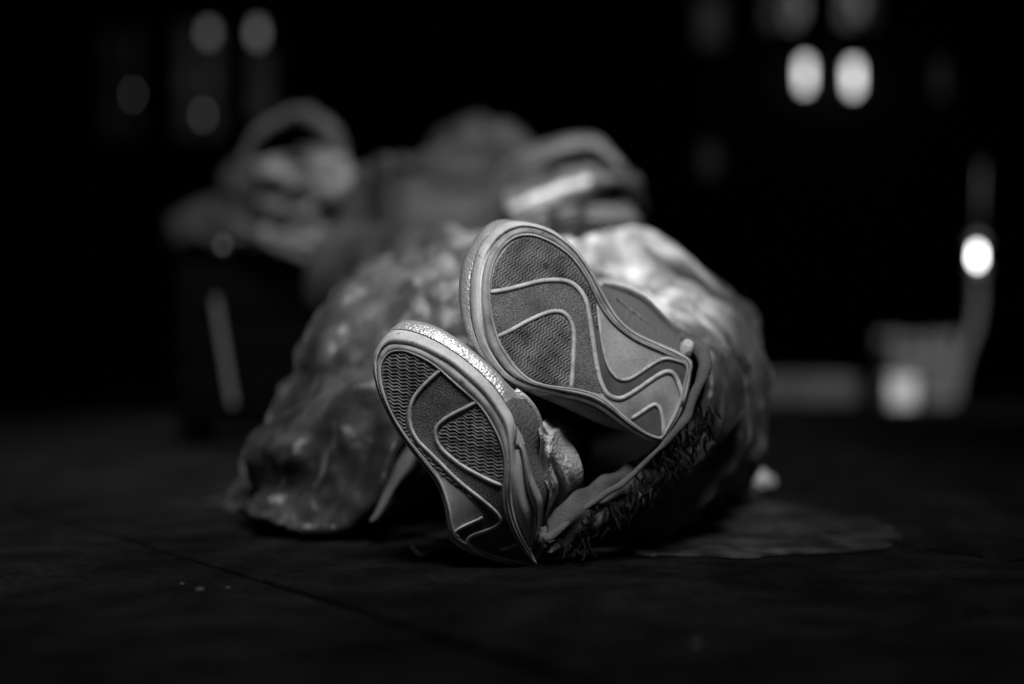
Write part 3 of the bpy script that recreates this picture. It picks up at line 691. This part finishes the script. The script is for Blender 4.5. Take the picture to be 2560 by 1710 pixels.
# jacket: trunk and left sleeve
jj = [(.00, 2.22, .24), (-.02, 2.36, .34), (-.03, 2.48, .42), (-.03, 2.57, .47), (-.19, 2.52, .43), (-.25, 2.38, .30), (-.14, 2.22, .31), (-.06, 2.17, .33), (.13, 2.54, .46)]
V, F = skin(jj, [(0,1),(1,2),(2,3),(3,4),(4,5),(5,6),(6,7),(3,8)], [(.20, .14), (.21, .14), (.21, .13), .125, .09, .075, .06, .05, .09], 3)
V = wrinkle(V, F, [(6, .04, False), (12, .032, True), (30, .010, True)], 11)
jk = obj('jacket', V, F, M['jacket'], per)
# right sleeve, lighter, folded across
SR = [[(1230,420,2.62),(1340,362,2.62),(1480,340,2.56),(1540,384,2.52),(1596,450,2.50),(1610,520,2.50)],
 [(1245,445,2.52),(1350,392,2.48),(1470,362,2.43),(1530,400,2.38),(1586,455,2.37),(1602,525,2.41)],
 [(1260,470,2.45),(1360,432,2.50),(1460,402,2.50),(1520,420,2.46),(1572,452,2.40),(1598,530,2.42)],
 [(1262,524,2.24),(1340,492,2.21),(1420,465,2.23),(1500,452,2.29),(1568,456,2.34),(1600,535,2.40)],
 [(1275,545,2.24),(1350,532,2.25),(1430,510,2.31),(1510,492,2.40),(1562,490,2.43),(1600,545,2.43)],
 [(1285,572,2.14),(1360,560,2.12),(1440,542,2.10),(1510,550,2.14),(1568,558,2.20),(1604,562,2.32)],
 [(1295,604,2.37),(1370,598,2.38),(1450,594,2.40),(1520,596,2.42),(1580,594,2.45),(1604,590,2.47)]]
NA, NB = 70, 70
rr = [smooth_line([tuple(W(p[0], p[1], p[2] - .17)) for p in r], NA) for r in SR]
gg = np.stack([smooth_line([rr[k][i] for k in range(7)], NB) for i in range(NA)], 1)
V = [Vector(gg[j, i]) for j in range(NB) for i in range(NA)]
F = [(j * NA + i, j * NA + i + 1, (j + 1) * NA + i + 1, (j + 1) * NA + i) for j in range(NB - 1) for i in range(NA - 1)]
V = wrinkle(V, F, [(8, .008, False)], 23)
def sub(cond):
    return [f for f in F if cond((f[0] // NA) / NB, (f[0] % NA) / NA)]
is_cuff = lambda v, u: ((v - .515 + (u - .27) * .12) / .085) ** 2 + ((u - .27) / .26) ** 2 < 1 + .35 * math.sin(u * 40) * math.cos(v * 37)
sl = obj('jacket_sleeve', V, sub(lambda v, u: not is_cuff(v, u)), M['sleeve'], jk); fix_n_cam(sl)
sm = sl.modifiers.new('thickness', 'SOLIDIFY'); sm.thickness = .015; sm.offset = -1
cf = obj('cuff', V, sub(is_cuff), M['cuff'], jk); fix_n_cam(cf)
sm = cf.modifiers.new('thickness', 'SOLIDIFY'); sm.thickness = .012; sm.offset = -1
# hood over the bowed head
def hoodfn(d):
    k = 1 + .14 * noise.noise(d * 2.3 + Vector((3, 1, 5))) + .07 * (1 - 2 * abs(noise.noise(d * 4.1))) - .03
    if d.z > .5: k += .12 * (d.z - .5)
    return k
V, F = ellipsoid(hc + Vector((0, .01, -.005)), (.124, .135, .118), 64, 44, hoodfn)
F = [f for f in F if not all((V[i] - hc).y < -.05 and (V[i] - hc).z < -.075 and abs((V[i] - hc).x) < .06 for i in f)]
hd = obj('hood', V, F, M['jacket'], per)
sm = hd.modifiers.new('thickness', 'SOLIDIFY'); sm.thickness = .012

# ------------------------------------------------------------------ blanket over the legs
RG = [
 [(750,1352,1.46),(860,1335,1.46),(960,1250,1.45),(1010,1120,1.45),(1150,950,1.46),(1350,850,1.46),(1560,770,1.46),(1745,875,1.43),(1768,940,1.40),(1725,1060,1.37),(1620,1150,1.36),(1480,1255,1.35),(1360,1345,1.345)],
 [(700,1325,1.52),(745,1180,1.56),(800,1000,1.6),(900,830,1.62),(1010,768,1.65),(1200,690,1.68),(1480,720,1.62),(1700,790,1.58),(1800,930,1.56),(1780,1080,1.55),(1725,1190,1.55),(1650,1285,1.53),(1560,1320,1.5)],
 [(690,1280,1.65),(775,1110,1.7),(850,930,1.72),(925,785,1.75),(1020,725,1.78),(1120,668,1.8),(1400,700,1.8),(1560,668,1.75),(1750,755,1.75),(1850,890,1.75),(1850,1010,1.75),(1805,1130,1.75),(1735,1255,1.76)],
 [(740,1225,1.95),(770,1080,1.98),(830,900,2.0),(920,760,2.0),(1040,720,2.0),(1160,700,2.0),(1400,720,2.0),(1560,720,1.95),(1700,780,1.95),(1790,900,1.95),(1795,1010,1.95),(1760,1120,1.95),(1715,1205,1.97)],
 [(850,1190,2.2),(870,1050,2.2),(900,900,2.2),(970,760,2.2),(1060,740,2.2),(1180,720,2.2),(1400,720,2.2),(1530,740,2.2),(1650,780,2.2),(1730,900,2.2),(1750,1010,2.2),(1750,1100,2.2),(1740,1180,2.2)]]
NU, NV = 220, 130
rows = [smooth_line([tuple(W(*p)) for p in r], NU) for r in RG]
grid = np.stack([smooth_line([rows[k][i] for k in range(len(rows))], NV) for i in range(NU)], 1)    # NV x NU x 3
V = [Vector(grid[j, i]) for j in range(NV) for i in range(NU)]
F = [(j * NU + i, j * NU + i + 1, (j + 1) * NU + i + 1, (j + 1) * NU + i) for j in range(NV - 1) for i in range(NU - 1)]
V0 = V; N_ = vnormals(V, F); V = []
for k, (p, n_) in enumerate(zip(V0, N_)):
    a_, b_ = (k % NU) / NU, (k // NU) / NV
    h = .030 * (1 - 2 * abs(noise.noise(Vector((a_ * 3.0 + 4, b_ * 7.5 + a_ * 1.5, .7))))) + .014 * (1 - 2 * abs(noise.noise(Vector((a_ * 9 + 8, b_ * 13, 3.1))))) \
        + .012 * noise.noise(p * 9 + Vector((31, 3, 5))) + .009 * (1 - 2 * abs(noise.noise(p * 16))) + .002 * (1 - 2 * abs(noise.noise(p * 42))) + .034 * noise.noise(p * 24) * max(0, 1 - a_ / .2)
    h += .010 * (1 - 2 * abs(noise.noise(Vector((a_ * 7 + .8 * noise.noise(p * 6), b_ * 26 + 1.2 * noise.noise(p * 7), 5.5))))) + .006 * (1 - 2 * abs(noise.noise(Vector((a_ * 12 + noise.noise(p * 9), b_ * 48, 2.5))))) - .016 + .016 * noise.noise(Vector((a_ * 16, b_ * 5, 9))) * max(0, abs(a_ - .5) * 2 - .3)
    V.append(p + n_ * h)
for j in range(NV):
    for i in range(NU):
        k = j * NU + i; t = min(1, .15 + j / 16); V[k] = V0[k].lerp(V[k], t)
        if V[k].z < .012: V[k].z = .012
bl = root('blanket', (.04, 1.75, 0), 'crinkled mottled blanket with dark fringed border draped over the legs', 'blanket')
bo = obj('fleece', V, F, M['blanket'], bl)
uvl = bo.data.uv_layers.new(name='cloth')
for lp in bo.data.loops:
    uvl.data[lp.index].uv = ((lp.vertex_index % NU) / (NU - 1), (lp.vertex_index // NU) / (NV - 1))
sm = bo.modifiers.new('thickness', 'SOLIDIFY'); sm.thickness = .010; sm.offset = 0
# hem roll along the near edge on the right
hp = [tuple(W(*p)) for p in ((1690,845,1.41),(1742,866,1.345),(1762,905,1.318),(1754,945,1.31),(1738,988,1.306),(1716,1035,1.302),(1690,1076,1.30),(1660,1111,1.30),(1625,1146,1.30),(1560,1205,1.30),(1480,1262,1.296),(1400,1325,1.287),(1365,1355,1.28))]
q = smooth_line(hp, 70); q = [Vector(p) + Vector((noise.noise(Vector(p) * 30), noise.noise(Vector(p) * 30 + Vector((5, 0, 0))), noise.noise(Vector(p) * 30 + Vector((0, 9, 0))))) * .004 for p in q]
V, F = tube(q, [.0060 - .0032 * min(1, max(0, (i - 22) / 20)) + .0007 * math.sin(i * .4) for i in range(70)], 12); V = wrinkle(V, F, [(70, .002, False)]); obj('hem', V, F, M['hem'], bl)
# broad border flap below the hem, hanging to the paving behind the lower heel
n_ = 60; a_ = smooth_line([tuple(W(*p)) for p in ((1715,1040,1.375),(1640,1115,1.35),(1560,1165,1.325),(1480,1205,1.31),(1410,1250,1.30),(1365,1300,1.295))], n_)
b_ = smooth_line([tuple(W(*p)) for p in ((1790,1110,1.40),(1710,1200,1.37),(1620,1275,1.34),(1530,1325,1.32),(1440,1370,1.305),(1380,1395,1.29))], n_)
V = [Vector(a_[i] * (1 - t / 14) + b_[i] * t / 14) + Vector((0, -.012 * math.sin(PI * t / 14) - .012 * noise.noise(Vector((i * .09, t * .25, 4))), .006 * noise.noise(Vector((i * .2, t * .3, 8))))) for i in range(n_) for t in range(15)]
F = [(i * 15 + t, i * 15 + t + 1, i * 15 + t + 16, i * 15 + t + 15) for i in range(n_ - 1) for t in range(14)]
o = obj('border_flap', V, F, M['flap'], bl); fix_n_cam(o); sm = o.modifiers.new('thickness', 'SOLIDIFY'); sm.thickness = .006
# second roll: the lit inner fold left of the lower shoe
a_ = smooth_line([tuple(W(*p)) for p in ((1062,1050,1.44),(1020,1110,1.44),(985,1170,1.44),(957,1232,1.45),(930,1292,1.46))], 40)
b_ = smooth_line([tuple(W(*p)) for p in ((1160,1080,1.50),(1120,1150,1.50),(1080,1210,1.50),(1030,1262,1.49),(938,1298,1.465))], 40)
V = [Vector(a_[i] * (1 - t / 12) + b_[i] * t / 12) + Vector((0, -.03 * math.sin(PI * (t / 12) ** .7) + .01 * noise.noise(Vector((i * .06, t * .4, 2))), .006 * noise.noise(Vector((i * .1, t * .4, 5))))) for i in range(40) for t in range(13)]
F = [(i * 13 + t, i * 13 + t + 1, i * 13 + t + 14, i * 13 + t + 13) for i in range(39) for t in range(12)]
o = obj('hem_fold', V, F, M['hem'], bl); fix_n_cam(o); sm = o.modifiers.new('thickness', 'SOLIDIFY'); sm.thickness = .004
# fringe
parts = []
rnd = random.Random(3)
hemw = smooth_line(hp, 200)
for k in range(150):
    t = rnd.uniform(.42, 1.0); p = Vector(hemw[int(t * 199)]) + Vector((.002 + rnd.uniform(0, .02), rnd.uniform(-.006, .03), rnd.uniform(-.02, .004)))
    ln = rnd.uniform(.010, .026); pts = [p]
    d = Vector((rnd.uniform(-.5, .9), rnd.uniform(-.5, .3), -1)).normalized()
    for s in range(6):
        d = (d + Vector((rnd.uniform(-.6, .6), rnd.uniform(-.4, .4), rnd.uniform(-.5, .2)))).normalized(); q2 = pts[-1] + d * ln / 6
        q2.z = max(q2.z, .006); pts.append(q2)
    parts.append(tube(pts, [.0012, .0015, .0016, .0016, .0014, .001, .0005], 5))
V, F = join(parts); obj('fringe', V, F, M['fringe'], bl, kind='stuff')

# ------------------------------------------------------------------ suitcase and stuffed bag at the left
sx0, sx1 = W(425, 900, 2.95).x, W(800, 900, 2.95).x
zs = W(600, 655, 2.95).z
sc = root('suitcase', ((sx0 + sx1) / 2, 3.05, 0), 'black upright suitcase with a pale slanting strip, left of the sleeper', 'suitcase')
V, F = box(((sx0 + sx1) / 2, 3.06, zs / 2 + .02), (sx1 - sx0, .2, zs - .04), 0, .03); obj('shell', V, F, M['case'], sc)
for s in (.1, .9):
    for yy in (2.99, 3.13):
        V, F = lathe((sx0 + (sx1 - sx0) * s, yy, .022), [(0, -.02), (.016, -.02), (.021, 0), (.016, .02), (0, .02)]); obj('wheel', V, F, M['case'], sc)
a = W(538, 745, 2.94); b = W(582, 1012, 2.94)
dv = (b - a); ln = dv.length; dn = dv.normalized(); sd_ = Vector((dn.z, 0, -dn.x)) * .006
V = [a - sd_, a + sd_, b + sd_, b - sd_]; V += [v + Vector((0, .008, 0)) for v in V]
obj('pale_strip', V, [(0, 1, 2, 3), (7, 6, 5, 4), (0, 4, 5, 1), (1, 5, 6, 2), (2, 6, 7, 3), (3, 7, 4, 0)], M['strip'], sc, False)
for k in range(3):
    z = zs * (.3 + .22 * k); V, F = box(((sx0 + sx1) / 2, 2.957, z), ((sx1 - sx0) * .86, .006, .012), 0, .002); obj('rib', V, F, M['case'], sc, False)

bc = W(690, 560, 3.0)
bg_ = root('stuffed_bag', (bc.x, 3.05, zs), 'bulging stuffed bag with an arched carry handle on the black suitcase', 'bag')
def lump(px, py, d, rx, ry, rz, m, name, seed, amp=.16):
    c = W(px, py, d)
    V, F = ellipsoid(c, (rx, ry, rz), 60, 40, lambda dd: 1 + amp * noise.noise(dd * 2.2 + Vector((seed, seed, 0))) + amp * .6 * (.5 - abs(noise.noise(dd * 3.8 + Vector((0, seed, 0))))))
    return obj(name, V, F, M[m], bg_)
lump(660, 575, 3.08, .20, .12, .085, 'bagdark', 'bag_body', 1.0, .12)
lump(775, 478, 2.98, .122, .10, .078, 'bag', 'top_bundle', 2.7, .3)
lump(545, 590, 3.05, .11, .09, .07, 'bagdark', 'end_pocket', 5.1)
lump(620, 480, 3.05, .06, .07, .08, 'bagdark', 'side_fold', 6.3)
lump(790, 600, 2.96, .085, .06, .045, 'bag', 'front_pocket', 8.2, .2)
lump(660, 600, 2.96, .055, .05, .03, 'bag', 'front_pocket', 9.9, .25)
lump(880, 672, 2.90, .045, .05, .03, 'bag', 'front_pocket', 12.9, .25)
q = smooth_line([tuple(W(*p)) for p in ((605,410,3.0),(625,360,3.0),(680,308,3.0),(745,285,3.0),(800,308,3.0),(838,370,3.0),(850,440,3.0))], 50)
V, F = tube(q, [.008 + .015 * (i / 49) for i in range(50)], 14); V = wrinkle(V, F, [(22, .010, False), (45, .004, True)]); obj('handle', V, F, M['web'], bg_)
q = smooth_line([tuple(W(*p)) for p in ((600,560,2.93),(680,610,2.90),(780,650,2.88),(870,690,2.86))], 30)
V, F = tube(q, .012, 10); obj('strap', V, F, M['web'], bg_)
V, F = ellipsoid(W(555, 618, 2.93), (.010, .006, .010), 16, 10); obj('buckle', V, F, M['buckle'], bg_)

# ------------------------------------------------------------------ small things on the ground
c = W(1885, 1216, 1.95); c.z = .018
V, F = ellipsoid(c, (.026, .02, .015), 30, 20, lambda d: 1 + .3 * noise.noise(d * 2.4) + .12 * (1 - 2 * abs(noise.noise(d * 5))))
obj('crumpled_paper', V, F, M['paper'], None, base=(c.x, c.y, 0), label='small pale crumpled paper lying right of the blanket', cat='litter')
rnd = random.Random(5)
crumbs = ((500, 1478, .0026, 'tiny pale crumb of grit on the paving at lower left, largest of three'), (455, 1462, .0016, 'tiny pale speck of grit left of the largest crumb'),
          (570, 1472, .0015, 'tiny pale speck of grit right of the largest crumb'), (1740, 1615, .0028, 'lone blurred pale crumb of grit on the near paving at lower right'))
for k, (px, py, r, lb) in enumerate(crumbs):
    d = ground_d(py); c = W(px, py, d)
    V, F = ellipsoid((c.x, c.y, r * .5), (r * 1.5, r, r * .7), 10, 8, lambda q: 1 + .3 * noise.noise(q * 2 + Vector((k, 0, 0))))
    obj('grit_crumb', V, F, M['grit'], None, base=(c.x, c.y, 0), label=lb, cat='grit', group='pale grit crumbs on the paving')
